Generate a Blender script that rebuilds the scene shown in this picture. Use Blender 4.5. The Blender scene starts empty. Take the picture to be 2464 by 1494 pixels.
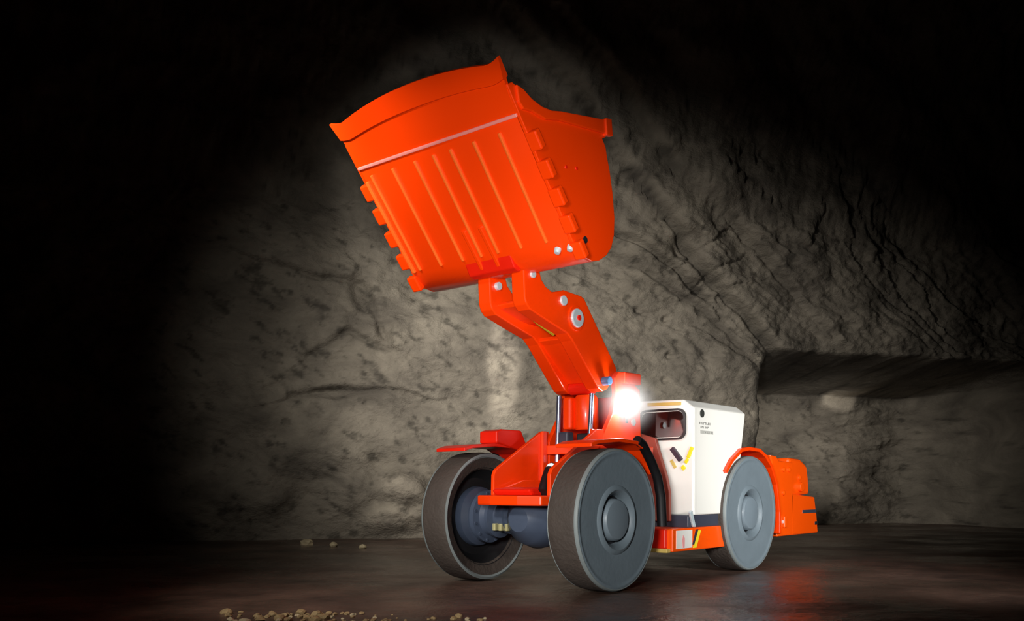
import bpy, bmesh, math, random
import numpy as np
from mathutils import Vector, Matrix

random.seed(7)
S = bpy.context.scene
COL = S.collection

# ------------------------------------------------------------------ camera, world, exposure
CAM = (5.8137, 4.6357, 0.8071)
FWD = (-0.76459, -0.64452)          # horizontal view direction
RGT = (-0.64452, 0.76459)           # to the right of the view


def W(x, y, z=0.0):
    """x metres right, y metres ahead of the tripod, z up -> world"""
    return Vector((CAM[0] + x * RGT[0] + y * FWD[0], CAM[1] + x * RGT[1] + y * FWD[1], z))


cd = bpy.data.cameras.new('camera')
cam = bpy.data.objects.new('camera', cd)
COL.objects.link(cam)
cam.location = CAM
cam.rotation_euler = (math.radians(90), 0, math.radians(130.1295))
cd.sensor_width = 36
cd.lens = 31.844
cd.shift_y = 0.17162
cd.clip_end = 200
S.camera = cam

wd = bpy.data.worlds.new('dark')
S.world = wd
wd.use_nodes = True
wd.node_tree.nodes['Background'].inputs[0].default_value = (0.9, 0.95, 1.0, 1)
wd.node_tree.nodes['Background'].inputs[1].default_value = 0.0

S.view_settings.view_transform = 'Standard'
S.view_settings.look = 'None'
S.view_settings.exposure = 0.0
S.view_settings.gamma = 1.0
S.view_settings.use_curve_mapping = False


def spot(name, loc, target, power, deg, blend=1.0, size=0.25, col=(1, 1, 1)):
    l = bpy.data.lights.new(name, 'SPOT')
    l.energy = power
    l.spot_size = math.radians(deg)
    l.spot_blend = blend
    l.shadow_soft_size = size
    l.color = col
    o = bpy.data.objects.new(name, l)
    COL.objects.link(o)
    o.location = loc
    o.rotation_euler = (Vector(target) - Vector(loc)).to_track_quat('-Z', 'Y').to_euler()
    return o


# added spots, unseen outside the frame, shaping the light on machine and rock
spot('bucket_fill', W(0.05, 0.25, 0.86), W(-0.14, 6.6, 2.80), 1420, 21.5, .6, 0.2, (1, .98, .95))
spot('key_light', W(-0.9, 0.2, 1.6), W(0.75, 7.4, 1.2), 1850, 40, 1.0, 0.45, (1, .98, .95))
spot('side_fill', W(4.4, 3.4, 1.7), W(2.7, 9.5, .95), 1900, 50, 1.0, 0.4, (1, .99, .97))
spot('wall_fill', W(-3.3, 5.2, 4.3), W(0.35, 13.0, 2.5), 3500, 54, 1.0, 0.3, (1, .96, .89))
spot('wall_fill_wide', W(-2.6, 4.0, 4.2), W(-0.45, 13.0, 2.4), 1000, 60, 1.0, 0.3, (1, .96, .89))
spot('floor_fill', W(-3.0, 3.2, 3.0), W(-0.7, 7.6, 0), 800, 44, 1.0, 0.3, (1, .95, .88))
spot('drift_fill', W(7.6, 9.2, 0.9), W(6.1, 18.9, 1.7), 2500, 20, 1.0, 0.3, (1, .96, .9))


# ------------------------------------------------------------------ materials
def lin(r, g, b):
    f = lambda c: (c / 255 / 12.92) if c / 255 <= .04045 else ((c / 255 + .055) / 1.055) ** 2.4
    return (f(r), f(g), f(b), 1)


def mat(name, rgb, rough=.5, metal=0.0, var=.12, vscale=6.0, bump=0.0, bscale=40.0, coat=0.0, spec=.5, rvar=.1):
    m = bpy.data.materials.new(name)
    m.use_nodes = True
    nt = m.node_tree
    b = nt.nodes['Principled BSDF']
    c = lin(*rgb)
    b.inputs['Metallic'].default_value = metal
    b.inputs['Coat Weight'].default_value = coat
    b.inputs['Coat Roughness'].default_value = .15
    b.inputs['Specular IOR Level'].default_value = spec
    tc = nt.nodes.new('ShaderNodeTexCoord')
    no = nt.nodes.new('ShaderNodeTexNoise')
    no.inputs['Scale'].default_value = vscale
    no.inputs['Detail'].default_value = 6
    nt.links.new(tc.outputs['Object'], no.inputs['Vector'])
    mx = nt.nodes.new('ShaderNodeMix')
    mx.data_type = 'RGBA'
    k = 1 - var
    mx.inputs[6].default_value = (c[0] * k, c[1] * k, c[2] * k, 1)
    k = 1 + var * .6
    mx.inputs[7].default_value = (min(c[0] * k, 1), min(c[1] * k, 1), min(c[2] * k, 1), 1)
    nt.links.new(no.outputs['Fac'], mx.inputs[0])
    nt.links.new(mx.outputs[2], b.inputs['Base Color'])
    mr = nt.nodes.new('ShaderNodeMapRange')
    mr.inputs[3].default_value = max(rough - rvar, .02)
    mr.inputs[4].default_value = min(rough + rvar, 1)
    nt.links.new(no.outputs['Fac'], mr.inputs[0])
    nt.links.new(mr.outputs[0], b.inputs['Roughness'])
    if bump:
        n2 = nt.nodes.new('ShaderNodeTexNoise')
        n2.inputs['Scale'].default_value = bscale
        n2.inputs['Detail'].default_value = 5
        nt.links.new(tc.outputs['Object'], n2.inputs['Vector'])
        bp = nt.nodes.new('ShaderNodeBump')
        bp.inputs['Strength'].default_value = bump
        bp.inputs['Distance'].default_value = .02
        nt.links.new(n2.outputs['Fac'], bp.inputs['Height'])
        nt.links.new(bp.outputs[0], b.inputs['Normal'])
    return m


ORANGE = mat('orange_paint', (246, 61, 1), .36, var=.05, vscale=2.5, coat=.25, spec=.4)
ORANGE2 = mat('orange_paint_rear', (252, 84, 4), .33, var=.05, vscale=2.5, coat=.3, spec=.5)
RIDGELIGHT = mat('ridge_highlight_orange', (255, 104, 34), .35, var=.25, vscale=5, coat=.2)  # highlights along the bucket ridges, put into the colour
CREASELIGHT = mat('crease_highlight_pink', (240, 140, 130), .35, var=.2, vscale=4)  # pinkish highlight on the bucket crease, painted as a colour
DEEPRED = mat('deep_red', (226, 30, 8), .38, var=.08, coat=.2)  # redder and darker than the main orange; far, inner and small parts
SHADEDORANGE = mat('shaded_orange_panel', (138, 64, 50), .5, var=.15)  # orange panel in shade, the darkening put into its colour
WHITE = mat('white_paint', (234, 233, 226), .35, var=.03, vscale=2, coat=.2)
RUBBER = mat('dusty_rubber', (66, 57, 51), .75, var=.3, vscale=5, bump=.4, bscale=30)
WHEELGREY = mat('grey_wheel_paint', (106, 119, 127), .5, var=.14, vscale=5, bump=.1, bscale=25)
HUBGREY = mat('hub_grey_paint', (112, 125, 134), .4, var=.1, vscale=8)
RIMDARK = mat('dark_rim_steel', (40, 40, 42), .45, metal=.4, var=.2)
AXLE = mat('blue_grey_axle_paint', (66, 76, 94), .42, var=.2, vscale=8)
DARK = mat('dark_steel', (36, 37, 42), .5, metal=.2, var=.2)
BLACK = mat('black_rubber', (14, 14, 17), .5, var=.2)
BAND = mat('slate_band', (58, 62, 76), .4, var=.2)
CHROME = mat('chrome_rod', (190, 196, 225), .2, metal=.9, var=.05)
PIN = mat('bright_pin_steel', (205, 222, 228), .3, metal=.3, var=.05)
BLUEPIN = mat('blue_steel_pin', (96, 140, 190), .3, metal=.3, var=.05)
BRASS = mat('pale_brass', (196, 190, 140), .35, metal=.4, var=.1)
YELLOW = mat('yellow_decal', (238, 216, 40), .5, var=.08)
TAN = mat('tan_strip', (206, 178, 96), .5, var=.1)
OLIVE = mat('olive_strip', (170, 150, 24), .5, var=.1)
INK = mat('grey_ink', (118, 118, 114), .6, var=.1)
INKDARK = mat('dark_ink', (52, 54, 50), .6, var=.1)
PLUM = mat('plum_latch_paint', (58, 46, 58), .45, var=.1)
PINKINK = mat('pink_ink', (236, 160, 160), .6, var=.1)
GLASS = mat('dark_reddish_glass', (38, 17, 15), .06, var=.1, rvar=.03, spec=.6)  # reddish reflection and interior put into the pane's base colour
STONE = mat('tan_stone', (158, 134, 94), .8, var=.4, vscale=14, bump=.5)
STONE2 = mat('pale_stone', (190, 174, 140), .8, var=.3, vscale=14, bump=.5)


def lamp_mat():
    m = bpy.data.materials.new('lamp_lens')
    m.use_nodes = True
    b = m.node_tree.nodes['Principled BSDF']
    b.inputs['Base Color'].default_value = (1, 1, 1, 1)
    b.inputs['Emission Color'].default_value = (1, .98, .95, 1)
    b.inputs['Emission Strength'].default_value = 25
    return m


LENS = lamp_mat()


# ------------------------------------------------------------------ mesh helpers
def link(name, bm, m, parent=None, bevel=0.0, smooth=False, seg=2):
    me = bpy.data.meshes.new(name)
    bmesh.ops.recalc_face_normals(bm, faces=bm.faces)
    if bevel:
        es = [e for e in bm.edges if len(e.link_faces) == 2 and e.calc_face_angle(0) > math.radians(28)]
        try:
            bmesh.ops.bevel(bm, geom=es, offset=bevel, segments=seg, affect='EDGES', clamp_overlap=True, profile=.5)
        except Exception:
            pass
    bm.to_mesh(me)
    bm.free()
    if smooth:
        for p in me.polygons:
            p.use_smooth = True
        try:
            me.set_sharp_from_angle(angle=math.radians(38))
        except Exception:
            pass
    me.materials.append(m)
    o = bpy.data.objects.new(name, me)
    COL.objects.link(o)
    if parent:
        o.parent = parent
    return o


def prism(bm, prof, v0, v1):
    """profile in (u, z), extruded across v"""
    a = [bm.verts.new((u, v0, z)) for u, z in prof]
    b = [bm.verts.new((u, v1, z)) for u, z in prof]
    n = len(prof)
    bm.faces.new(a)
    bm.faces.new(b[::-1])
    for i in range(n):
        bm.faces.new((a[i], a[(i + 1) % n], b[(i + 1) % n], b[i]))
    return bm


def prism_z(bm, poly, z0, z1):
    a = [bm.verts.new((u, v, z0)) for u, v in poly]
    b = [bm.verts.new((u, v, z1)) for u, v in poly]
    n = len(poly)
    bm.faces.new(a)
    bm.faces.new(b[::-1])
    for i in range(n):
        bm.faces.new((a[i], a[(i + 1) % n], b[(i + 1) % n], b[i]))
    return bm


def prism_u(bm, poly, u0, u1):
    """polygon in (v, z), extruded along u"""
    a = [bm.verts.new((u0, v, z)) for v, z in poly]
    b = [bm.verts.new((u1, v, z)) for v, z in poly]
    n = len(poly)
    bm.faces.new(a)
    bm.faces.new(b[::-1])
    for i in range(n):
        bm.faces.new((a[i], a[(i + 1) % n], b[(i + 1) % n], b[i]))
    return bm


def box(bm, u0, u1, v0, v1, z0, z1):
    return prism(bm, [(u0, z0), (u1, z0), (u1, z1), (u0, z1)], v0, v1)


def obox(bm, c, ax, ay, az, hx, hy, hz):
    """oriented box"""
    c, ax, ay, az = Vector(c), Vector(ax).normalized(), Vector(ay).normalized(), Vector(az).normalized()
    vs = []
    for i in (-1, 1):
        for j in (-1, 1):
            for k in (-1, 1):
                vs.append(bm.verts.new(c + ax * hx * i + ay * hy * j + az * hz * k))
    for f in ((0, 1, 3, 2), (4, 6, 7, 5), (0, 4, 5, 1), (2, 3, 7, 6), (0, 2, 6, 4), (1, 5, 7, 3)):
        bm.faces.new([vs[i] for i in f])
    return bm


def lathe(bm, prof, centre, axis=(0, 1, 0), n=64):
    """prof: (radius, offset along the axis)"""
    ax = Vector(axis).normalized()
    t = Vector((0, 0, 1)) if abs(ax.z) < .9 else Vector((1, 0, 0))
    e1 = ax.cross(t).normalized()
    e2 = ax.cross(e1)
    c = Vector(centre)
    rings = []
    for r, h in prof:
        if r < 1e-6:
            rings.append([bm.verts.new(c + ax * h)])
        else:
            rings.append([bm.verts.new(c + ax * h + (e1 * math.cos(2 * math.pi * i / n) + e2 * math.sin(2 * math.pi * i / n)) * r) for i in range(n)])
    for A, B in zip(rings, rings[1:]):
        for i in range(n):
            j = (i + 1) % n
            q = []
            if len(A) == 1 and len(B) == 1:
                continue
            if len(A) == 1:
                q = [A[0], B[j], B[i]]
            elif len(B) == 1:
                q = [A[i], A[j], B[0]]
            else:
                q = [A[i], A[j], B[j], B[i]]
            bm.faces.new(q)
    return bm


def cyl(bm, p0, p1, r, n=24, r1=None):
    p0, p1 = Vector(p0), Vector(p1)
    L = (p1 - p0).length
    r1 = r if r1 is None else r1
    return lathe(bm, [(0, 0), (r, 0), (r1, L), (0, L)], p0, p1 - p0, n)


def tube(bm, pts, r, n=10, flat=None):
    """swept tube along points"""
    pts = [Vector(p) for p in pts]
    rings = []
    for i, p in enumerate(pts):
        d = (pts[min(i + 1, len(pts) - 1)] - pts[max(i - 1, 0)]).normalized()
        t = Vector((0, 1, 0)) if abs(d.y) < .9 else Vector((0, 0, 1))
        e1 = d.cross(t).normalized()
        e2 = d.cross(e1).normalized()
        f = flat or 1
        rings.append([bm.verts.new(p + (e1 * math.cos(2 * math.pi * k / n) + e2 * f * math.sin(2 * math.pi * k / n)) * r) for k in range(n)])
    for A, B in zip(rings, rings[1:]):
        for i in range(n):
            bm.faces.new((A[i], A[(i + 1) % n], B[(i + 1) % n], B[i]))
    bm.faces.new(rings[0])
    bm.faces.new(rings[-1][::-1])
    return bm


def B():
    return bmesh.new()


# ------------------------------------------------------------------ numpy noise for the rock
def vnoise(x, y, seed):
    xi, yi = np.floor(x).astype(int), np.floor(y).astype(int)
    xf, yf = x - xi, y - yi
    u, v = xf * xf * (3 - 2 * xf), yf * yf * (3 - 2 * yf)

    def h(a, b):
        n = (a * 374761393 + b * 668265263 + seed * 974634777) & 0xffffffff
        n = ((n ^ (n >> 13)) * 1274126177) & 0xffffffff
        return ((n ^ (n >> 16)) & 0xffff) / 65535.0
    return (h(xi, yi) * (1 - u) + h(xi + 1, yi) * u) * (1 - v) + (h(xi, yi + 1) * (1 - u) + h(xi + 1, yi + 1) * u) * v


def fbm(x, y, seed, octv=5, gain=.5, ridge=False):
    a, s, t = 1.0, 0.0, 0.0
    for o in range(octv):
        n = vnoise(x, y, seed + o * 17)
        if ridge:
            n = 1 - np.abs(2 * n - 1)
        s = s + a * n
        t += a
        a *= gain
        x, y = x * 2.03 + 5.1, y * 2.03 + 9.7
    return s / t - .5


def segdist(x, y, pts):
    """distance to a polyline, and the signed side (left positive) of the nearest segment"""
    best = np.full(x.shape, 1e9)
    side = np.zeros(x.shape)
    for (ax, ay), (bx, by) in zip(pts, pts[1:]):
        dx, dy = bx - ax, by - ay
        t = np.clip(((x - ax) * dx + (y - ay) * dy) / (dx * dx + dy * dy), 0, 1)
        d = np.hypot(x - ax - t * dx, y - ay - t * dy)
        s = np.sign(dx * (y - ay) - dy * (x - ax))
        m = d < best
        best = np.where(m, d, best)
        side = np.where(m, s, side)
    return best, side


def grid_obj(name, P, m, kind='structure', tone=None):
    ny, nx = P.shape[:2]
    me = bpy.data.meshes.new(name)
    idx = np.arange(ny * nx).reshape(ny, nx)
    f = np.stack([idx[:-1, :-1], idx[:-1, 1:], idx[1:, 1:], idx[1:, :-1]], -1).reshape(-1, 4)
    me.from_pydata(P.reshape(-1, 3).tolist(), [], f.tolist())
    for p in me.polygons:
        p.use_smooth = True
    if tone is not None:
        a = me.color_attributes.new('tone', 'FLOAT_COLOR', 'POINT')
        t = tone.reshape(-1)
        a.data.foreach_set('color', np.stack([t, t, t, np.ones_like(t)], -1).astype(np.float32).ravel())
    me.materials.append(m)
    o = bpy.data.objects.new(name, me)
    COL.objects.link(o)
    o['kind'] = kind
    return o


def rock_mat(name, dark, light, bump=.6):
    m = bpy.data.materials.new(name)
    m.use_nodes = True
    nt = m.node_tree
    b = nt.nodes['Principled BSDF']
    b.inputs['Roughness'].default_value = .82
    b.inputs['Specular IOR Level'].default_value = .3
    tc = nt.nodes.new('ShaderNodeTexCoord')
    mp = nt.nodes.new('ShaderNodeMapping')
    mp.inputs['Rotation'].default_value = (0, math.radians(30), 0)
    mp.inputs['Scale'].default_value = (1, 1, 1.6)
    nt.links.new(tc.outputs['Object'], mp.inputs[0])
    n1 = nt.nodes.new('ShaderNodeTexNoise')
    n1.inputs['Scale'].default_value = .9
    n1.inputs['Detail'].default_value = 9
    n1.inputs['Roughness'].default_value = .62
    n1.inputs['Distortion'].default_value = .6
    nt.links.new(mp.outputs[0], n1.inputs['Vector'])
    ramp = nt.nodes.new('ShaderNodeValToRGB')
    ramp.color_ramp.elements[0].position = .32
    ramp.color_ramp.elements[1].position = .68
    ramp.color_ramp.elements[0].color = lin(*dark)
    ramp.color_ramp.elements[1].color = lin(*light)
    nt.links.new(n1.outputs['Fac'], ramp.inputs[0])
    at = nt.nodes.new('ShaderNodeVertexColor')
    at.layer_name = 'tone'
    mx = nt.nodes.new('ShaderNodeMix')
    mx.data_type = 'RGBA'
    mx.blend_type = 'MULTIPLY'
    mx.inputs[0].default_value = 1
    nt.links.new(ramp.outputs[0], mx.inputs[6])
    nt.links.new(at.outputs[0], mx.inputs[7])
    nt.links.new(mx.outputs[2], b.inputs['Base Color'])
    n2 = nt.nodes.new('ShaderNodeTexNoise')
    n2.inputs['Scale'].default_value = 6
    n2.inputs['Detail'].default_value = 8
    n2.inputs['Roughness'].default_value = .65
    nt.links.new(mp.outputs[0], n2.inputs['Vector'])
    bp = nt.nodes.new('ShaderNodeBump')
    bp.inputs['Strength'].default_value = bump
    bp.inputs['Distance'].default_value = .12
    nt.links.new(n2.outputs['Fac'], bp.inputs['Height'])
    nt.links.new(bp.outputs[0], b.inputs['Normal'])
    return m


ROCK = rock_mat('grey_brown_rock', (98, 91, 82), (150, 141, 126))

# ------------------------------------------------------------------ the setting
# main rock wall: runs from ahead-left to the mouth of the side drift on the right; springs into the vault above
A0 = np.array([-11.0, 11.6])
A1 = np.array([10.77, 17.2])
LW = float(np.hypot(*(A1 - A0)))
tw = (A1 - A0) / LW                     # along the wall
nw = np.array([tw[1], -tw[0]])          # towards the viewer


def wall_uv(px, py, back=0.0):
    """photo pixel -> (distance along the wall, height) on the mean wall plane"""
    rx, rz = (px - 1232) / 2179.5, -(py - 1169.9) / 2179.5
    # A0 + s*tw = t*(rx,1)
    M = np.array([[tw[0], -rx], [tw[1], -1.0]])
    s, t = np.linalg.solve(M, -(A0 - nw * back))
    return s, CAM[2] + t * rz


def build_wall():
    nx, nz = 640, 330
    s = np.linspace(0, LW, nx)
    h = np.concatenate([np.linspace(-.15, 5.2, 250), np.linspace(5.2, 14.0, nz - 249)[1:]])   # arc length up the wall
    Sg, Hg = np.meshgrid(s, h)
    # section: upright to 4.6 m, then an arc of 9 m radius leaning over the viewer
    R = 9.0
    ang = np.clip((Hg - 4.6) / R, 0, None)
    Zb = np.where(Hg < 4.6, Hg, 4.6 + R * np.sin(ang))
    Ob = np.where(Hg < 4.6, 0.04 * (4.6 - Hg), -R * (1 - np.cos(ang)))    # + = away from the viewer (foot undercut)
    x, z = Sg, Hg
    # rotated frame: joints fall to the right
    c, sn = math.cos(math.radians(-33)), math.sin(math.radians(-33))
    a = x * c + z * sn
    b = -x * sn + z * c
    up = np.clip((z - 3.0 + .35 * (x - 11)) / 2.5, 0, 1)        # rougher, jointed rock towards the vault on the right
    D = .6 * fbm(x * .35, z * .4, 3, 4) + (.10 + .09 * up) * fbm(a * 1.1, b * 2.0, 11, 6, .66, True) + .2 * fbm(x * 1.7, z * 1.7, 23, 6, .62)
    # blocky joints
    blk = np.floor(vnoise(a * .55, b * 1.3, 41) * 6) / 6
    D += (.05 + .26 * up) * (blk - .5)
    tone = np.ones_like(D)

    def uv(pts):
        return [wall_uv(*p) for p in pts]
    # big joints: the rock above stands proud of the rock below
    for pts, st, wdt, gr in (([(1180, 60), (1380, 250), (1510, 430), (1640, 600), (1720, 700), (1880, 860)], .34, 1.1, .20),
                             ([(1300, 60), (1480, 250), (1600, 420), (1760, 560), (1900, 700)], .22, .9, .14),
                             ([(1440, 520), (1540, 600), (1620, 640), (1700, 720)], .14, .6, .16),
                             ([(1450, 600), (1560, 660), (1680, 740), (1790, 830)], .10, .5, .08),
                             ([(640, 620), (760, 660), (870, 680), (940, 820)], .10, .5, .08),
                             ([(740, 860), (840, 790), (950, 840)], .08, .4, .08),
                             ([(700, 960), (830, 930), (1000, 950)], .08, .4, .07)):
        q = uv(pts)
        d, sd = segdist(x + .10 * fbm(x * 1.3, z * 1.3, 67, 3), z + .22 * fbm(x * 1.6, z * 1.6, 61, 4), q)
        D += st * np.exp(-d / wdt) * (.375 + .625 * np.tanh(sd * d / .10))
        D -= gr * np.exp(-(d / .05) ** 2)
        tone *= 1 - min(.7, gr * 4) * np.exp(-(d / .06) ** 2) * np.clip(.6 + 1.6 * fbm(x * 2.3, z * 2.3, 71, 4), 0, 1)
    # knocked-out pockets and boulders at the foot
    for px, py, rx, rz, amp in ((870, 690, .16, .3, -.16), (925, 800, .12, .25, -.14), (790, 945, .3, .08, -.13), (1010, 690, .25, .18, -.1),
                                (965, 1175, .34, .26, .34), (945, 1250, .42, .22, .32), (1020, 1220, .2, .3, .2), (860, 1180, .3, .3, .12),
                                (1640, 600, .3, .22, -.2), (1605, 765, .05, .05, -.1), (1610, 855, .06, .06, -.1), (1535, 745, .05, .05, -.08), (1600, 915, .06, .06, -.08),
                                (1500, 430, .12, .12, -.15), (1690, 690, .25, .15, -.16), (740, 1100, .5, .3, .1), (620, 1180, .5, .35, .14)):
        us, uz = wall_uv(px, py)
        r2 = ((x - us) / rx) ** 2 + ((z - uz) / rz) ** 2
        D += amp * np.exp(-r2 ** 1.6)
    # bright patches: the wall's hot spot and lit facets painted into the tone
    for px, py, rx, rz, amp in ((1208, 880, .26, .75, 1.3), (1215, 1010, .3, .25, .3), (960, 1165, .3, .2, .45), (940, 1250, .35, .18, .4), (1060, 820, 1.2, 1.2, .12)):
        us, uz = wall_uv(px, py)
        wob = .25 * fbm(x * 4, z * 4, 77, 4)
        r2 = ((x - us) / rx) ** 2 + ((z - uz) / rz) ** 2 + wob * 3
        tone += amp / (1 + np.exp((r2 - 1) * 5))
    # small dark specks of the pitted face
    sp = fbm(a * 5, b * 9, 91, 4, .6)
    tone *= 1 - .55 * np.clip((sp - .12) * 7, 0, 1)
    tone *= .9 + .5 * fbm(x * 1.1, z * 1.1, 131, 4)
    # mouth of the side drift on the right: a deep recess with a low leaning roof
    s0 = wall_uv(1858, 1100)[0]
    zt = wall_uv(1900, 842)[1]
    jag = .12 * fbm(z * 1.6, x * 0, 301, 4)
    mx = 1 / (1 + np.exp(-(x - s0 - .12 - jag) * 13))
    mx *= 1 / (1 + np.exp((x - s0 - 5.6) * 6))
    mz = np.clip((zt + .1 * fbm(x * 2, z * 0, 305, 3) - z) / (zt - wall_uv(1930, 950, 3.2)[1]), 0, 1)
    mask = mx * mz
    led = z - .20 * x
    rock = .5 * fbm(x * .5, z * .6, 203, 4) + .2 * fbm(x * 1.2 + z * .5, z * 3.2 - x * .35, 207, 5, .55, True) + .12 * fbm(x * 3, z * 3, 209, 4)
    pu, pz = wall_uv(2022, 965, 3.1)
    rock += .16 * np.abs(((led * 1.8) % 1) - .5) * np.clip((x - pu + .5) * 2, 0, 1)
    D = D * (1 - mask) + rock * mask
    # a paler, flatter patch on the far face of the drift
    q = np.clip(9 * (.42 - np.abs(x - pu)), 0, 1) * np.clip(9 * (z - pz + .22 - .05 * np.sin(x * 7)), 0, 1) * np.clip(12 * (pz + .24 - z), 0, 1) * mask
    tone = tone * (1 - q) + 2.6 * q
    D = D * (1 - q) + .12 * q
    Ob = Ob + 3.2 * mask
    D = D * (1 - .55 * np.clip(1 - z / .5, 0, 1))
    off = D - Ob
    # displacement direction follows the section normal
    nzv = -np.sin(ang)
    nn = np.cos(ang)
    X = A0[0] + tw[0] * x + nw[0] * (D * nn - Ob)
    Y = A0[1] + tw[1] * x + nw[1] * (D * nn - Ob)
    Z = Zb + D * nzv
    P = np.stack([CAM[0] + X * RGT[0] + Y * FWD[0], CAM[1] + X * RGT[1] + Y * FWD[1], Z], -1)
    return P, tone


P, tone = build_wall()
grid_obj('wall_back', P, ROCK, tone=tone)


def floor_mat():
    m = bpy.data.materials.new('wet_muddy_floor')
    m.use_nodes = True
    nt = m.node_tree
    b = nt.nodes['Principled BSDF']
    tc = nt.nodes.new('ShaderNodeTexCoord')
    mp = nt.nodes.new('ShaderNodeMapping')
    mp.inputs['Rotation'].default_value = (0, 0, math.radians(-49.9))
    mp.inputs['Scale'].default_value = (1, 1, 1)
    nt.links.new(tc.outputs['Object'], mp.inputs[0])
    n1 = nt.nodes.new('ShaderNodeTexNoise')
    n1.inputs['Scale'].default_value = 1.1
    n1.inputs['Detail'].default_value = 8
    n1.inputs['Roughness'].default_value = .6
    nt.links.new(mp.outputs[0], n1.inputs['Vector'])
    r = nt.nodes.new('ShaderNodeValToRGB')
    r.color_ramp.elements[0].position = .3
    r.color_ramp.elements[1].position = .72
    r.color_ramp.elements[0].color = lin(44, 31, 26)
    r.color_ramp.elements[1].color = lin(104, 80, 68)
    nt.links.new(n1.outputs['Fac'], r.inputs[0])
    nt.links.new(r.outputs[0], b.inputs['Base Color'])
    n3 = nt.nodes.new('ShaderNodeTexNoise')
    n3.inputs['Scale'].default_value = .8
    n3.inputs['Detail'].default_value = 4
    nt.links.new(tc.outputs['Object'], n3.inputs['Vector'])
    mr = nt.nodes.new('ShaderNodeMapRange')
    mr.inputs[1].default_value = .35
    mr.inputs[2].default_value = .65
    mr.inputs[3].default_value = .16
    mr.inputs[4].default_value = .5
    nt.links.new(n3.outputs['Fac'], mr.inputs[0])
    nt.links.new(mr.outputs[0], b.inputs['Roughness'])
    n2 = nt.nodes.new('ShaderNodeTexNoise')
    n2.inputs['Scale'].default_value = 7
    n2.inputs['Detail'].default_value = 7
    n2.inputs['Roughness'].default_value = .6
    nt.links.new(tc.outputs['Object'], n2.inputs['Vector'])
    bp = nt.nodes.new('ShaderNodeBump')
    bp.inputs['Strength'].default_value = .45
    bp.inputs['Distance'].default_value = .05
    nt.links.new(n2.outputs['Fac'], bp.inputs['Height'])
    nt.links.new(bp.outputs[0], b.inputs['Normal'])
    return m


FLOORM = floor_mat()


def floor_height(X, Y):
    """gentle ruts; level under the wheels"""
    z = .035 * fbm(X * .9, Y * 1.6, 301, 4) + .02 * fbm(X * 3, Y * 5, 307, 3)
    vx = CAM[0] + X * RGT[0] + Y * FWD[0]
    vy = CAM[1] + X * RGT[1] + Y * FWD[1]
    near = np.minimum(np.hypot(vx, np.abs(vy) - .66), np.hypot(vx + 2.3, np.abs(vy) - .66))
    flat = np.clip((near - .35) / .6, 0, 1)
    return z * flat - .004 - .012 * (1 - flat) * 0


def build_floor():
    x = np.linspace(-12, 15, 270)
    y = np.concatenate([np.linspace(1.5, 10, 170), np.linspace(10, 21, 111)[1:]])
    X, Y = np.meshgrid(x, y)
    Z = floor_height(X, Y)
    return np.stack([CAM[0] + X * RGT[0] + Y * FWD[0], CAM[1] + X * RGT[1] + Y * FWD[1], Z], -1)


grid_obj('floor', build_floor(), FLOORM)

# ------------------------------------------------------------------ the loader
root = bpy.data.objects.new('mine_loader', None)
COL.objects.link(root)
root['label'] = 'orange low-profile mine loader with raised bucket and white cab on the wet tunnel floor'
root['category'] = 'loader'

WR, WW, WO = .55, .284, .802         # wheel radius, tyre width, outer face offset


def make_wheel(u, sgn):
    """sgn +1: outer face towards +v"""
    vin = sgn * (WO - WW)
    prof = [(.415, .05), (.43, .042), (.47, .03), (.515, .006), (.535, .012), (.546, .04), (.55, .09), (.55, .225), (.548, .25), (.541, .262), (.512, .27), (.495, .268),
            (.488, .266), (.40, .271), (.34, .262), (.34, .20), (.40, .10), (.405, .06), (.415, .05)]
    c = (u, vin, WR)
    ax = (0, sgn, 0)
    t = link('tyre', lathe(B(), prof, c, ax, 96), RUBBER, root, smooth=True)
    # pressed steel disc with stepped centre
    dprof = [(.531, .262), (.531, .278), (.517, .284), (.506, .283), (.498, .277), (.478, .2765), (.40, .272), (.30, .268), (.268, .266), (.252, .280), (.232, .284), (.214, .272), (.192, .236), (.186, .20),
             (.150, .20), (.0, .20), (.0, .17), (.3, .17), (.34, .19), (.46, .24), (.531, .262)]
    d = link('rim_disc', lathe(B(), dprof, c, ax, 96), WHEELGREY, t, smooth=True)
    e = link('tyre_edge_ring', lathe(B(), [(.529, .255), (.5465, .257), (.5455, .268), (.541, .277), (.534, .283), (.529, .283), (.529, .255)], c, ax, 96), TYREEDGE, t, smooth=True)
    hb = [(.0, .19), (.166, .19), (.160, .262), (.148, .276), (.10, .284), (.0, .286)]
    h = link('hub_cap', lathe(B(), hb, c, ax, 48), HUBGREY, t, smooth=True)
    g = link('hub_groove', lathe(B(), [(.191, .19), (.191, .205), (.166, .205), (.166, .19), (.191, .19)], c, ax, 48), DARK, t, smooth=True)
    # open back of the wheel: deep well with the hub reduction casing
    w = [(.42, .044), (.408, .06), (.39, .10), (.33, .165), (.0, .165)]
    link('rim_well', lathe(B(), w, c, ax, 64), RIMDARK, t, smooth=True)
    link('inner_bead_ring', lathe(B(), [(.505, .008), (.52, -.002), (.538, .008), (.53, .02), (.505, .008)], c, ax, 64), TYREEDGE, t, smooth=True)
    return t


TYREEDGE = mat('worn_tyre_edge', (118, 126, 126), .55, var=.2, vscale=8)
for u in (0, -2.3):
    for sg in (1, -1):
        make_wheel(u, sg)


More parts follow.
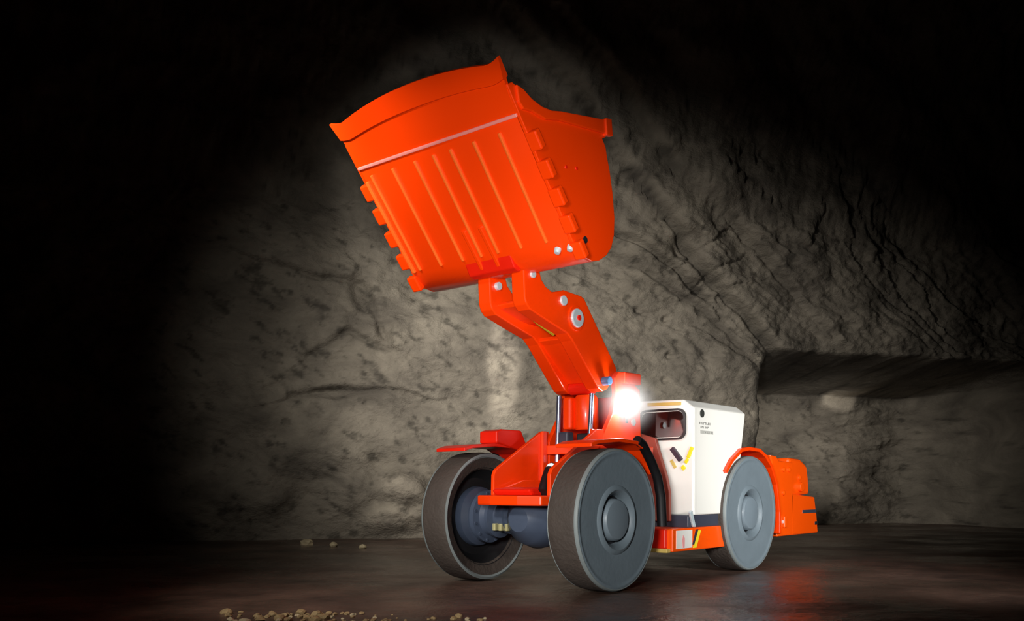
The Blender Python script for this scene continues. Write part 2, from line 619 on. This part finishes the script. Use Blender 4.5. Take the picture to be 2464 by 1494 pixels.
# axles
def make_axle(u):
    prof = [(0, -.70), (.25, -.70), (.262, -.66), (.25, -.62), (.20, -.585), (.19, -.55), (.225, -.545), (.225, -.505), (.165, -.49), (.15, -.43), (.18, -.42), (.18, -.39), (.125, -.37), (.12, -.30),
            (.145, -.29), (.145, -.255), (.12, -.25), (.135, -.14), (.20, -.10)]
    full = prof + [(r, -h) for r, h in prof[::-1]]
    a = link('axle_housing', lathe(B(), full, (u, 0, WR), (0, 1, 0), 40), AXLE, root, smooth=True)
    link('differential_case', lathe(B(), [(0, -.2), (.17, -.19), (.235, -.1), (.245, 0), (.2, .14), (.1, .24), (0, .25)], (u, .0, WR - .01), (1, 0, 0), 32), AXLE, a, smooth=True)
    for k in range(12):
        t = math.radians(k * 30 + 15)
        for s_ in (-1, 1):
            link('casing_bolt', cyl(B(), (u + .205 * math.cos(t), s_ * .50, WR + .205 * math.sin(t)), (u + .205 * math.cos(t), s_ * .49, WR + .205 * math.sin(t)), .014, 6), AXLE, a)
    for v in (-.338, -.272, -.205):
        link('brass_plug', box(B(), u + .07, u + .15, v - .016, v + .016, WR - .112, WR - .052), BRASS, a, bevel=.005)
    return a


make_axle(0)
make_axle(-2.3)

# ---- front frame
NOSE = [(.42, -.14), (.42, .14), (.36, .33), (.1, .36), (-.7, .36), (-.7, -.36), (.1, -.36), (.36, -.33)]
base = link('front_base_plate', prism_z(B(), NOSE, .655, .735), ORANGE, root, bevel=.012)
bm = B()
prism(bm, [(.30, .735), (.34, .78), (.30, .79), (.18, .80), (.10, .79), (.02, .735)], -.2, .2)
link('nose_pad', bm, DEEPRED, base, bevel=.02)
for sg in (-1, 1):
    v0, v1 = (-.31, -.275) if sg < 0 else (.275, .31)
    prof = [(.22, .735), (.215, .90), (.19, .945), (.14, .975), (-.42, 1.285), (-.52, 1.285), (-.52, .735)]
    g = link('front_side_plate', prism(B(), prof, v0, v1), ORANGE, root, bevel=.006)
    s = 1 if sg < 0 else -1
    vi = v1 if sg < 0 else v0
    link('stiffener_bar', prism(B(), [(-.40, .80), (-.40, 1.287), (-.46, 1.287), (-.46, .80)], vi - .002, vi + s * .028), ORANGE, g, bevel=.005)
    link('inner_gusset', prism(B(), [(.14, .74), (.12, .80), (-.1, .86), (-.35, .86), (-.38, .74)], vi + s * .03, vi + s * .06), ORANGE, g, bevel=.004)
    # lift tower
    prof = [(-.50, .80), (-.50, 1.20), (-.66, 1.42), (-.72, 1.60), (-.70, 1.74), (-.76, 1.80), (-.84, 1.80), (-1.10, 1.66), (-1.12, 1.20), (-1.12, .80)]
    v0, v1 = (-.30, -.255) if sg < 0 else (.255, .30)
    tw_ = link('tower_plate', prism(B(), prof, v0, v1), ORANGE, root, bevel=.006)
    if sg > 0:
        link('tower_stop_block', box(B(), -1.06, -.80, .20, .34, 1.70, 1.80), ORANGE, tw_, bevel=.012)
        bm = B()
        cyl(bm, (-.612, .24, 1.705), (-.612, .312, 1.705), .038, 24)
        link('boom_pivot_pin', bm, BLUEPIN, tw_, bevel=.006)
        link('tower_bolt', cyl(B(), (-.98, .30, 1.37), (-.98, .315, 1.37), .03, 12), PIN, tw_)
# rear cross wall of the tower and the deck under it
link('tower_back_plate', box(B(), -1.12, -1.08, -.26, .26, .8, 1.62), DEEPRED, root, bevel=.005)
dk = link('front_deck', box(B(), -1.0, -.48, -.50, .50, 1.10, 1.15), ORANGE, root, bevel=.008)
link('deck_lip', box(B(), -.50, -.46, -.26, .50, 1.085, 1.165), ORANGE, dk, bevel=.006)
link('hazard_strip', box(B(), -.60, -.53, .10, .46, 1.15, 1.185), OLIVE, dk, bevel=.006)
link('hose_fitting', box(B(), -.60, -.50, -.16, -.06, 1.17, 1.28), BAND, dk, bevel=.015)
link('valve_block', box(B(), -.85, -.62, -.05, .20, 1.15, 1.27), DARK, dk, bevel=.015)
# black hose loop inside the frame
link('black_hose', tube(B(), [(.20, .22, .76), (.12, .19, .86), (.03, .15, .93), (-.06, .11, .96), (-.18, .06, .93), (-.3, .02, .85), (-.4, 0, .75)], .042, 10), BLACK, root, smooth=True)
link('hose_coupling', cyl(B(), (-.03, .12, .95), (.02, .165, .955), .04, 12), PIN, root)

# ---- hoist cylinder and guide rods
bm = B()
lathe(bm, [(0, 0), (.095, 0), (.105, .02), (.105, .27), (.085, .30), (0, .30)], (-.66, .03, 1.30), (0.02, 0, 1), 32)
cy = link('hoist_cylinder', bm, ORANGE, root, smooth=True)
link('cylinder_side_port', box(B(), -.62, -.52, -.13, -.04, 1.30, 1.58), ORANGE, cy, bevel=.02)
link('cylinder_head_eye', cyl(B(), (-.62, -.1, 1.66), (-.62, .13, 1.66), .055, 20), DEEPRED, cy)
for v, z0, z1 in ((-.185, 1.02, 1.60), (.165, 1.22, 1.60)):
    link('guide_rod', cyl(B(), (-.52, v, z0), (-.55, v, z1), .022, 16), CHROME, root, smooth=True)

# ---- fenders
for sg in (1, -1):
    a, b = sorted((sg * .47, sg * .80))
    path = [(.36, 1.125), (.26, 1.152), (-.02, 1.175), (-.27, 1.165), (-.40, 1.12), (-.50, 1.02), (-.56, .93)]
    low = [(u_ + (.012 if i > 3 else 0), z_ - .028) for i, (u_, z_) in enumerate(path)]
    f = link('front_fender', prism(B(), path + low[::-1], a, b), ORANGE if sg > 0 else DEEPRED, root, bevel=.005)
    if sg < 0:
        link('fender_step_block', prism(B(), [(-.03, 1.18), (-.03, 1.28), (-.10, 1.30), (-.36, 1.30), (-.44, 1.17), (-.34, 1.12)], -.66, -.46), DEEPRED, f, bevel=.012)
    pts = [(-.29, sg * .78, 1.17), (-.37, sg * .78, 1.14), (-.50, sg * .78, 1.01), (-.60, sg * .78, .88), (-.655, sg * .78, .72), (-.675, sg * .78, .48)]
    link('fender_edge_rubber', tube(B(), pts, .04, 12), BLACK, f, smooth=True)
# articulation guard behind the front wheel
prof = [(.22, 1.32), (.60, 1.30), (.545, 1.0), (.60, .80), (.64, .56), (.22, .56)]
link('articulation_guard', prism_u(B(), [(.20, 1.30), (.42, 1.235), (.455, 1.12), (.53, .90), (.56, .76), (.565, .50), (.20, .50)], -1.20, -1.16), SHADEDORANGE, root, bevel=.006)
link('articulation_joint', cyl(B(), (-1.1, 0, .35), (-1.1, 0, .95), .16, 24), DARK, root, smooth=True)
link('belly_plate', box(B(), -3.2, -.7, -.34, .34, .30, .56), DARK, root, bevel=.02)

# ---- boom: two bent arms with cross plates
ARM = [(.47, 2.60), (.46, 2.50), (.445, 2.26), (.425, 2.21), (.38, 2.172), (.13, 2.105), (-.10, 2.05), (-.17, 2.0), (-.40, 1.772), (-.54, 1.64), (-.60, 1.615), (-.67, 1.64),
       (-.825, 1.79), (-.81, 1.845), (-.375, 2.325), (-.34, 2.365), (-.295, 2.383), (-.056, 2.394), (.03, 2.37), (.10, 2.353), (.185, 2.382), (.24, 2.43), (.265, 2.50), (.275, 2.60)]
for sg in (1, -1):
    v0, v1 = (.11, .24) if sg > 0 else (-.24, -.11)
    arm = link('boom_arm', prism(B(), ARM, v0, v1), ORANGE, root, bevel=.01)
    vo = v1 if sg > 0 else v0
    for (u, z), r, mm, nm in (((.355, 2.535), .028, PIN, 'pin_cap'), ((.355, 2.448), .03, PIN, 'pin_cap'), ((-.04, 2.305), .04, PIN, 'pin_cap')):
        link(nm, cyl(B(), (u, vo - sg * .01, z), (u, vo + sg * .018, z), r, 20), mm, arm, bevel=.004)
    k = link('link_pin', cyl(B(), (-.213, vo - sg * .01, 2.187), (-.213, vo + sg * .03, 2.187), .078, 28), PIN, arm, bevel=.008)
    link('link_pin_bolt', cyl(B(), (-.213, vo, 2.187), (-.213, vo + sg * .04, 2.187), .024, 6), DEEPRED, arm)
    link('link_pin_boss', cyl(B(), (-.213, vo - sg * .01, 2.187), (-.213, vo + sg * .012, 2.187), .105, 28), ORANGE, arm, bevel=.004)
    vi = v0 if sg > 0 else v1
    link('inner_pin', cyl(B(), (.37, vi + sg * .01, 2.40), (.37, vi - sg * .03, 2.40), .032, 18), PIN, arm, bevel=.004)
link('lower_cross_plate', prism(B(), [(-.215, 1.995), (-.165, 2.025), (-.19, 2.06), (-.24, 2.06), (-.60, 1.73), (-.585, 1.70)], -.115, .115), ORANGE, root, bevel=.006)
link('upper_cross_plate', prism(B(), [(.335, 2.225), (.365, 2.25), (.34, 2.275), (.28, 2.275), (-.03, 2.18), (-.03, 2.15), (.10, 2.17)], -.115, .115), ORANGE, root, bevel=.008)
link('boom_torque_tube', cyl(B(), (-.10, -.12, 2.24), (-.10, .12, 2.24), .09, 28), DEEPRED, root, smooth=True)
link('tilt_link', prism(B(), [(.16, 2.33), (.10, 2.37), (-.2, 2.22), (-.18, 2.14)], -.05, .05), DEEPRED, root, bevel=.012)
link('boom_hose', tube(B(), [(.30, .085, 2.24), (.22, .095, 2.17), (.1, .098, 2.12), (0, .098, 2.09), (-.1, .095, 2.06)], .018, 8), OLIVE, root, smooth=True)

# ---- bucket
dv = Vector((.6386, 0, .7695))         # up the floor plate
nv = Vector((.7695, 0, -.6386))        # out of the floor plate
HW = .82
outer = [(1.21, 3.265), (.62, 2.553), (.56, 2.498), (.48, 2.462), (.38, 2.452), (.28, 2.475), (.19, 2.53), (.125, 2.60), (.09, 2.70), (.082, 2.83), (.11, 3.02), (.15, 3.18), (.185, 3.27)]
oc = np.array(outer)
tang = np.gradient(oc, axis=0)
tang /= np.linalg.norm(tang, axis=1)[:, None]
nrm = np.stack([tang[:, 1], -tang[:, 0]], 1)       # points into the bucket
inner = oc + nrm * .03
chk = np.array([.6, 3.0]) - oc[5]
if (nrm[5] @ chk) < 0:
    inner = oc - nrm * .03
shell = prism(B(), [tuple(p) for p in outer] + [tuple(p) for p in inner[::-1]], -HW + .02, HW - .02)
bucket = link('bucket', shell, ORANGE, root, bevel=.004, smooth=True)
side = outer + [(.185, 3.27), (.20, 3.33), (.245, 3.385), (.165, 3.43), (.165, 3.455), (.185, 3.535), (.78, 3.412), (.88, 3.385), (.99, 3.378), (1.10, 3.395), (1.19, 3.43), (1.285, 3.452), (1.335, 3.42)]
side = [p for i, p in enumerate(side) if i == 0 or p != side[i - 1]]
for sg in (1, -1):
    v0, v1 = (HW - .035, HW) if sg > 0 else (-HW, -HW + .035)
    sp = link('bucket_side_plate', prism(B(), side, v0, v1), ORANGE, bucket, bevel=.006)
    # thick rim along the open top edge
    rim = [(.165, 3.43), (.185, 3.535), (.78, 3.415), (.88, 3.388), (.99, 3.38), (1.10, 3.397), (1.19, 3.432), (1.26, 3.44), (1.235, 3.335), (1.19, 3.30), (1.10, 3.312), (.95, 3.305), (.80, 3.345), (.245, 3.42)]
    e0, e1 = (v1 - .005, v1 + .02) if sg > 0 else (v0 - .02, v0 + .005)
    link('side_rim_bar', prism(B(), rim, e0, e1), ORANGE, bucket, bevel=.008)
    link('rim_corner_block', prism(B(), [(.155, 3.42), (.172, 3.545), (.25, 3.53), (.235, 3.405)], e0 - .015 * (sg < 0), e1 + .015 * (sg > 0)), ORANGE, bucket, bevel=.008)
    # heel shrouds along the lower side edge
    for k in range(5):
        c = Vector((1.075, 0, 3.122)) + Vector((-.126, 0, -.158)) * k
        c = Vector((c.x, sg * (HW + .018), c.z)) - nv * .002
        bm = B()
        obox(bm, c - nv * .008, dv, (0, 1, 0), nv, .066, .05, .03)
        link('heel_shroud', bm, ORANGE, bucket, bevel=.012)
    for u, z in ((.698, 3.052), (.574, 3.076)):
        link('side_plug', cyl(B(), (u, v1 - .01, z), (u, v1 + .006, z), .012, 10) if sg > 0 else cyl(B(), (u, v0 + .01, z), (u, v0 - .006, z), .012, 10), DEEPRED, bucket)
    vo = v1 if sg > 0 else v0
    link('drain_hole', cyl(B(), (.467, vo - sg * .005, 2.588), (.467, vo + sg * .004, 2.588), .026, 14), DARK, bucket)
    for u, z, v in (((.60, 2.505, .67), (.60, 2.505, .785)) if sg > 0 else ()):
        link('heel_bolt', lathe(B(), [(0, .02), (.02, .017), (.026, .0), (.026, -.02)], (u, v, z), (.35, 0, -.94), 14), PIN, bucket, smooth=True)
# lip plate, bowed forward, flared at its corners
bm = B()
N = 40
rows = []
for i in range(N + 1):
    t = -1 + 2 * i / N
    v = t * .80
    bow = .10 * (1 - abs(t) ** 2.2)
    ear = .05 * max(0, (abs(t) - .86) / .14) ** 1.5
    vt = t * .845
    L = .385 - .06 + bow + ear
    row = []
    for q in (0, .35, .62, .64, .97, 1.0):
        thick = .03 if q < .63 else (.048 if q < .95 else .012)
        vv = t * (.80 + .045 * min(1, max(0, (q - .55) / .25)))
        pc = Vector((1.21, vv, 3.265)) + dv * (L * q)
        row.append((pc + nv * (0 if q < .63 else .014), pc - nv * thick))
    rows.append(row)
va = [[(bm.verts.new(a), bm.verts.new(b)) for a, b in r] for r in rows]
M = len(va[0])
for i in range(N):
    for j in range(M - 1):
        bm.faces.new((va[i][j][0], va[i + 1][j][0], va[i + 1][j + 1][0], va[i][j + 1][0]))
        bm.faces.new((va[i][j][1], va[i][j + 1][1], va[i + 1][j + 1][1], va[i + 1][j][1]))
    bm.faces.new((va[i][0][0], va[i][0][1], va[i + 1][0][1], va[i + 1][0][0]))
    bm.faces.new((va[i][-1][0], va[i + 1][-1][0], va[i + 1][-1][1], va[i][-1][1]))
for i in (0, N):
    for j in range(M - 1):
        bm.faces.new((va[i][j][0], va[i][j + 1][0], va[i][j + 1][1], va[i][j][1]))
link('cutting_lip', bm, ORANGE, bucket, smooth=True)
bm = B()
obox(bm, Vector((1.21, 0, 3.265)) + nv * .004, (0, 1, 0), dv, nv, .80, .012, .009)
link('crease_highlight_bar', bm, CREASELIGHT, bucket, bevel=.006)
for v in (-.70, -.461, -.222, -.029, .142, .367, .604):
    bm = B()
    c0 = Vector((1.165, v, 3.21))
    c1 = Vector((.635, v, 2.572))
    obox(bm, (c0 + c1) / 2 + nv * .004, dv, (0, 1, 0), nv, (c0 - c1).length / 2, .011, .013)
    link('ridge_highlight_strip', bm, RIDGELIGHT, bucket, bevel=.006)
bm = B()
obox(bm, Vector((.885, -.775, 2.873)) + nv * .006, dv, (0, 1, 0), nv, .40, .016, .014)
link('edge_highlight_plate', bm, RIDGELIGHT, bucket, bevel=.006)
# hinge ears under the heel
for v in (-.085, .085):
    w_ = .02
    pr_ = [(.80, 2.74), (.70, 2.625), (.58, 2.49), (.50, 2.445), (.40, 2.46), (.37, 2.52), (.45, 2.66), (.72, 2.80)]
    link('hinge_ear', prism(B(), pr_, v - w_, v + w_), ORANGE, bucket, bevel=.01)
link('heel_cross_bar', prism(B(), [(.62, 2.56), (.56, 2.46), (.50, 2.44), (.47, 2.49), (.55, 2.58)], -.235, .235), DEEPRED, bucket, bevel=.01)

# ---- cab
FX, SV, CZ0 = -1.25, .75, .555
cabm = B()
prism_u(cabm, [(.16, CZ0), (SV, CZ0), (SV, 1.50), (.655, 1.572), (.16, 1.585)], -2.95, FX)
for v in list(cabm.verts):
    if v.co.x < -2.5 and v.co.z > 1.4:
        v.co.x += .68 if v.co.y > .5 else .5
    elif v.co.x < -2.5:
        v.co.x = -2.05
cab = link('cab', cabm, WHITE, root, bevel=.014)


def rrect(v0, v1, z0, z1, r, n=6):
    out = []
    for cx, cz, a in ((v1 - r, z1 - r, 0), (v0 + r, z1 - r, 90), (v0 + r, z0 + r, 180), (v1 - r, z0 + r, 270)):
        for i in range(n + 1):
            t = math.radians(a + 90 * i / n)
            out.append((cx + r * math.cos(t), cz + r * math.sin(t)))
    return out


bm = B()
o_ = rrect(.205, .682, 1.218, 1.495, .075)
i_ = rrect(.222, .665, 1.235, 1.478, .065)
n = len(o_)
fr = FX + .022
vo = [bm.verts.new((fr, a, b)) for a, b in o_]
vi = [bm.verts.new((fr, a, b)) for a, b in i_]
vo2 = [bm.verts.new((FX - .01, a, b)) for a, b in o_]
vi2 = [bm.verts.new((FX - .01, a, b)) for a, b in i_]
for i in range(n):
    j = (i + 1) % n
    bm.faces.new((vo[i], vo[j], vi[j], vi[i]))
    bm.faces.new((vo[i], vo2[i], vo2[j], vo[j]))
    bm.faces.new((vi[i], vi[j], vi2[j], vi2[i]))
wf = link('window_frame', bm, BLACK, cab, smooth=True)
link('window_pane', prism_u(B(), rrect(.23, .657, 1.245, 1.47, .058), FX - .005, FX + .008), GLASS, cab)
link('roof_strip', prism_u(B(), [(.29, 1.530), (.632, 1.522), (.632, 1.550), (.29, 1.560)], FX - .01, FX + .01), TAN, cab, bevel=.003)
# latch and grab strap on the front face (each a slanted bar)


def bar_front(v0, z0, v1, z1, w, h, m, name):
    a, b = Vector((FX, v0, z0)), Vector((FX, v1, z1))
    d = b - a
    bm = B()
    obox(bm, (a + b) / 2 + Vector((h / 2, 0, 0)), d, d.cross(Vector((1, 0, 0))), (1, 0, 0), d.length / 2, w, h)
    return link(name, bm, m, cab, bevel=.006)


bar_front(.545, 1.145, .635, 1.035, .022, .02, PLUM, 'door_latch')
bar_front(.742, 1.150, .700, 1.055, .018, .006, YELLOW, 'yellow_decal')
bar_front(.700, 1.050, .672, 1.010, .016, .004, YELLOW, 'yellow_decal')
bar_front(.640, .985, .668, .955, .020, .006, YELLOW, 'yellow_decal')
bar_front(.53, 1.04, .575, .97, .016, .004, TAN, 'tan_decal')
# side marks: dark round badge, small print in rows
bm = B()
cyl(bm, (-1.405, SV - .005, 1.452), (-1.405, SV + .008, 1.452), .036, 20)
link('round_badge', bm, INKDARK, cab, bevel=.003)
rnd = random.Random(3)
for row, (z, h, x0, x1, m) in enumerate(((1.365, .022, -1.36, -1.56, INK), (1.330, .018, -1.38, -1.53, INK), (1.288, .028, -1.38, -1.60, INK))):
    x = x0
    bm = B()
    while x > x1:
        w_ = rnd.uniform(.012, .022)
        # letter-like strokes: stem plus bar
        box(bm, x - .005, x, SV - .002, SV + .002, z - h / 2, z + h / 2)
        if rnd.random() < .8:
            zz = z + rnd.choice((-h / 2 + .003, 0, h / 2 - .003))
            box(bm, x - w_, x - .004, SV - .002, SV + .0018, zz - .003, zz + .003)
        if row == 2 or rnd.random() < .4:
            box(bm, x - w_, x - w_ + .005, SV - .002, SV + .0019, z - h / 2, z + h / 2)
        x -= w_ + .008
    link('small_print', bm, m, cab)
# door seam on the side panel, recessed groove shown as a slim gasket
link('corner_post', prism(B(), [(-1.262, .56), (-1.262, 1.50), (-1.30, 1.50), (-1.30, .56)], SV - .004, SV + .006), WHITE, cab, bevel=.002)
# band and skirt below the cab
bd = link('sill_band', box(B(), -2.05, -1.20, .20, SV - .02, .445, CZ0), BAND, root, bevel=.01)
link('sill_bracket', prism(B(), [(-1.255, .45), (-1.19, .58), (-1.23, .60), (-1.30, .45)], SV - .02, SV + .004), PIN, bd, bevel=.006)
sk = link('lower_skirt', box(B(), -2.05, -.90, .20, SV, .25, .447), ORANGE2, root, bevel=.01)
link('warning_label', box(B(), -1.227, -.955, SV - .002, SV + .004, .275, .43), WHITE, sk)
link('label_mark', prism(B(), [(-1.06, .28), (-1.05, .345), (-1.065, .39), (-1.095, .36), (-1.09, .28)], SV, SV + .0055), PINKINK, sk)
link('yellow_stripe', prism(B(), [(-1.24, .27), (-1.30, .27), (-1.385, .42), (-1.325, .42)], SV - .002, SV + .004), YELLOW, sk)
link('dark_stripe', prism(B(), [(-1.232, .30), (-1.262, .30), (-1.335, .43), (-1.295, .43)], SV - .002, SV + .0048), PLUM, sk)
link('skirt_front_box', box(B(), -.90, -.86, .25, .70, .28, .445), DEEPRED, sk, bevel=.01)
link('skirt_toe', box(B(), -.90, -.84, .25, SV - .02, .245, .28), TAN, sk, bevel=.006)

# ---- headlamp on the front of the cab
hl = link('headlamp_body', lathe(B(), [(0, -.09), (.05, -.085), (.078, -.03), (.085, .02), (.078, .03)], (-.80, .36, 1.51), (1, .45, -.03), 28), DARK, root, smooth=True)
link('headlamp_lens', lathe(B(), [(.078, .022), (.06, .038), (.03, .046), (0, .048)], (-.80, .36, 1.51), (1, .45, -.03), 28), LENS, hl, smooth=True)
link('headlamp_stalk', tube(B(), [(-.86, .30, 1.50), (-.88, .30, 1.44), (-.88, .29, 1.36)], .02, 10), DARK, hl)
hp = bpy.data.lights.new('headlamp_glow', 'POINT')
hp.energy = 14
hp.shadow_soft_size = .05
hp.color = (1, .97, .95)
ho = bpy.data.objects.new('headlamp_glow', hp)
COL.objects.link(ho)
ho.location = (-.73, .40, 1.51)
ho.parent = root
hm = bpy.data.materials.new('lens_glare')  # scatter volume added to imitate lens glare around the headlamp
hm.use_nodes = True
hn = hm.node_tree
hn.nodes.remove(hn.nodes['Principled BSDF'])
vs = hn.nodes.new('ShaderNodeVolumeScatter')
tcn = hn.nodes.new('ShaderNodeTexCoord')
ln = hn.nodes.new('ShaderNodeVectorMath')
ln.operation = 'LENGTH'
hn.links.new(tcn.outputs['Object'], ln.inputs[0])
dr = hn.nodes.new('ShaderNodeMapRange')
dr.interpolation_type = 'SMOOTHERSTEP'
dr.inputs[1].default_value = .0
dr.inputs[2].default_value = .33
dr.inputs[3].default_value = 1.9
dr.inputs[4].default_value = 0.0
hn.links.new(ln.outputs['Value'], dr.inputs[0])
hn.links.new(dr.outputs[0], vs.inputs['Density'])
vs.inputs['Color'].default_value = (1, 1, 1, 1)
hn.links.new(vs.outputs[0], hn.nodes['Material Output'].inputs['Volume'])
bm = B()
bmesh.ops.create_icosphere(bm, subdivisions=3, radius=.34)
hz = link('lens_glare_ball', bm, hm, hl, smooth=True)  # ball that holds the imitated lens glare
hz.location = (-.73, .40, 1.51)
hz['kind'] = 'stuff'

# ---- rear end
RV = .74
for sg in (1, -1):
    a, b = sorted((sg * .45, sg * .79))
    path = []
    for u, z in ((-1.80, .95), (-1.92, 1.06), (-2.12, 1.165), (-2.28, 1.185), (-2.52, 1.175), (-2.66, 1.12), (-2.80, 1.02), (-2.93, .84), (-3.0, .55), (-3.0, .32)):
        path.append((u, z))
    cen = Vector((-2.3, .5))
    low = [tuple(Vector(p) + (cen - Vector(p)).normalized() * .035) for p in path]
    link('rear_fender', prism(B(), path + low[::-1], a, b), ORANGE if sg > 0 else DEEPRED, root, bevel=.008)
rear = link('engine_housing', prism(B(), [(-2.0, .40), (-2.0, 1.10), (-2.6, 1.08), (-3.40, 1.06), (-3.40, .30), (-2.95, .30)], -.70, .60), DEEPRED, root, bevel=.02)
link('rear_side_panel', prism(B(), [(-2.86, 1.125), (-3.00, 1.115), (-3.06, 1.07), (-3.42, 1.06), (-3.42, .29), (-3.02, .29), (-3.02, .60), (-2.96, .84)], .58, RV), ORANGE2, rear, bevel=.014)
link('rear_corner_block', prism(B(), [(-3.36, 1.11), (-3.66, 1.10), (-3.84, 1.03), (-3.88, .90), (-3.90, .72), (-3.40, .70)], -.70, RV - .02), ORANGE2, rear, bevel=.03)
link('rear_bumper', prism(B(), [(-3.38, .73), (-4.0, .69), (-4.02, .62), (-4.06, .50), (-4.10, .29), (-3.40, .29)], -.74, RV), ORANGE2, rear, bevel=.016)
link('bumper_slot', box(B(), -4.035, -3.66, RV - .01, RV + .006, .515, .552), BAND, rear, bevel=.006)
link('bumper_notch', box(B(), -4.09, -4.0, RV - .03, RV + .004, .38, .42), DARK, rear, bevel=.006)
link('tow_hook', cyl(B(), (-3.62, RV - .03, .80), (-3.62, RV + .02, .80), .05, 16), ORANGE2, rear, bevel=.008)
for u, z in ((-3.16, .98), (-3.16, .74), (-3.16, .44), (-3.30, .98), (-3.62, .90)):
    link('panel_bolt', lathe(B(), [(.026, -.01), (.026, .012), (.012, .02), (0, .02)], (u, RV - (.02 if u < -3.4 else 0), z), (0, 1, 0), 12), PIN if z < .5 else ORANGE2, rear, smooth=True)
link('panel_handle', box(B(), -3.20, -3.14, RV - .005, RV + .03, .38, .50), ORANGE2, rear, bevel=.01)


# ------------------------------------------------------------------ loose stones
def stone_bm(r, seed, sq=.7):
    rr = random.Random(seed)
    bm = B()
    bmesh.ops.create_icosphere(bm, subdivisions=2, radius=r)
    ph = [rr.uniform(0, 6.3) for _ in range(6)]
    fx = [rr.uniform(1.5, 3.0) for _ in range(3)]
    for v in bm.verts:
        n = v.co.normalized()
        k = 1 + .16 * math.sin(fx[0] * n.x * 2 + ph[0]) + .13 * math.sin(fx[1] * n.y * 2 + ph[1]) + .12 * math.sin(fx[2] * n.z * 2 + ph[2])
        k = min(k, 1.08)
        v.co = Vector((n.x * r * k * 1.15, n.y * r * k * .9, max(n.z * r * k * sq, -.35 * r)))
    return bm


def stone(loc, r, seed, label, group, m):
    o = link('stone', stone_bm(r, seed), m)
    o.location = loc
    o.rotation_euler = (0, 0, random.uniform(0, 6.28))
    o['label'] = label
    o['category'] = 'stone'
    if group:
        o['group'] = group
    return o


def fl(px, py):
    """floor point seen at a photo pixel"""
    y = CAM[2] * 2179.5 / (py - 1169.9)
    return (px - 1232) / 2179.5 * y, y


def zf(x, y):
    return float(floor_height(np.array([x]), np.array([y]))[0])


for px, py, r, lab in ((738, 1312, .085, 'pale tan stone at the foot of the wall, largest and leftmost of three'),
                       (802, 1315, .06, 'dull brown stone at the foot of the wall, middle one of three'),
                       (873, 1318, .055, 'small pale stone at the foot of the wall, nearest the far front wheel')):
    x, y = fl(px, py)
    stone(W(x, y, zf(x, y) + .3 * r), r, px, lab, 'stones along the foot of the wall', STONE2)
rg = random.Random(12)
pos = []
tries = 0
while len(pos) < 110 and tries < 6000:
    tries += 1
    px = rg.uniform(545, 900) if rg.random() < .8 else rg.uniform(900, 1240)
    py = rg.uniform(1472, 1510) + max(0, px - 800) * .03
    r = rg.choice((.010, .014, .018, .024, .034)) * (1.1 if px < 880 else .8)
    x, y = fl(px, py)
    if any(math.hypot(x - a, y - b) < 1.15 * (r + q) for a, b, q in pos):
        continue
    pos.append((x, y, r))
for i, (x, y, r) in enumerate(pos):
    stone(W(x, y, zf(x, y) + .22 * r), r, 100 + i, 'small tan stone in the gravel at the near left edge of the floor', 'gravel at the near edge of the floor', STONE if i % 5 else STONE2)
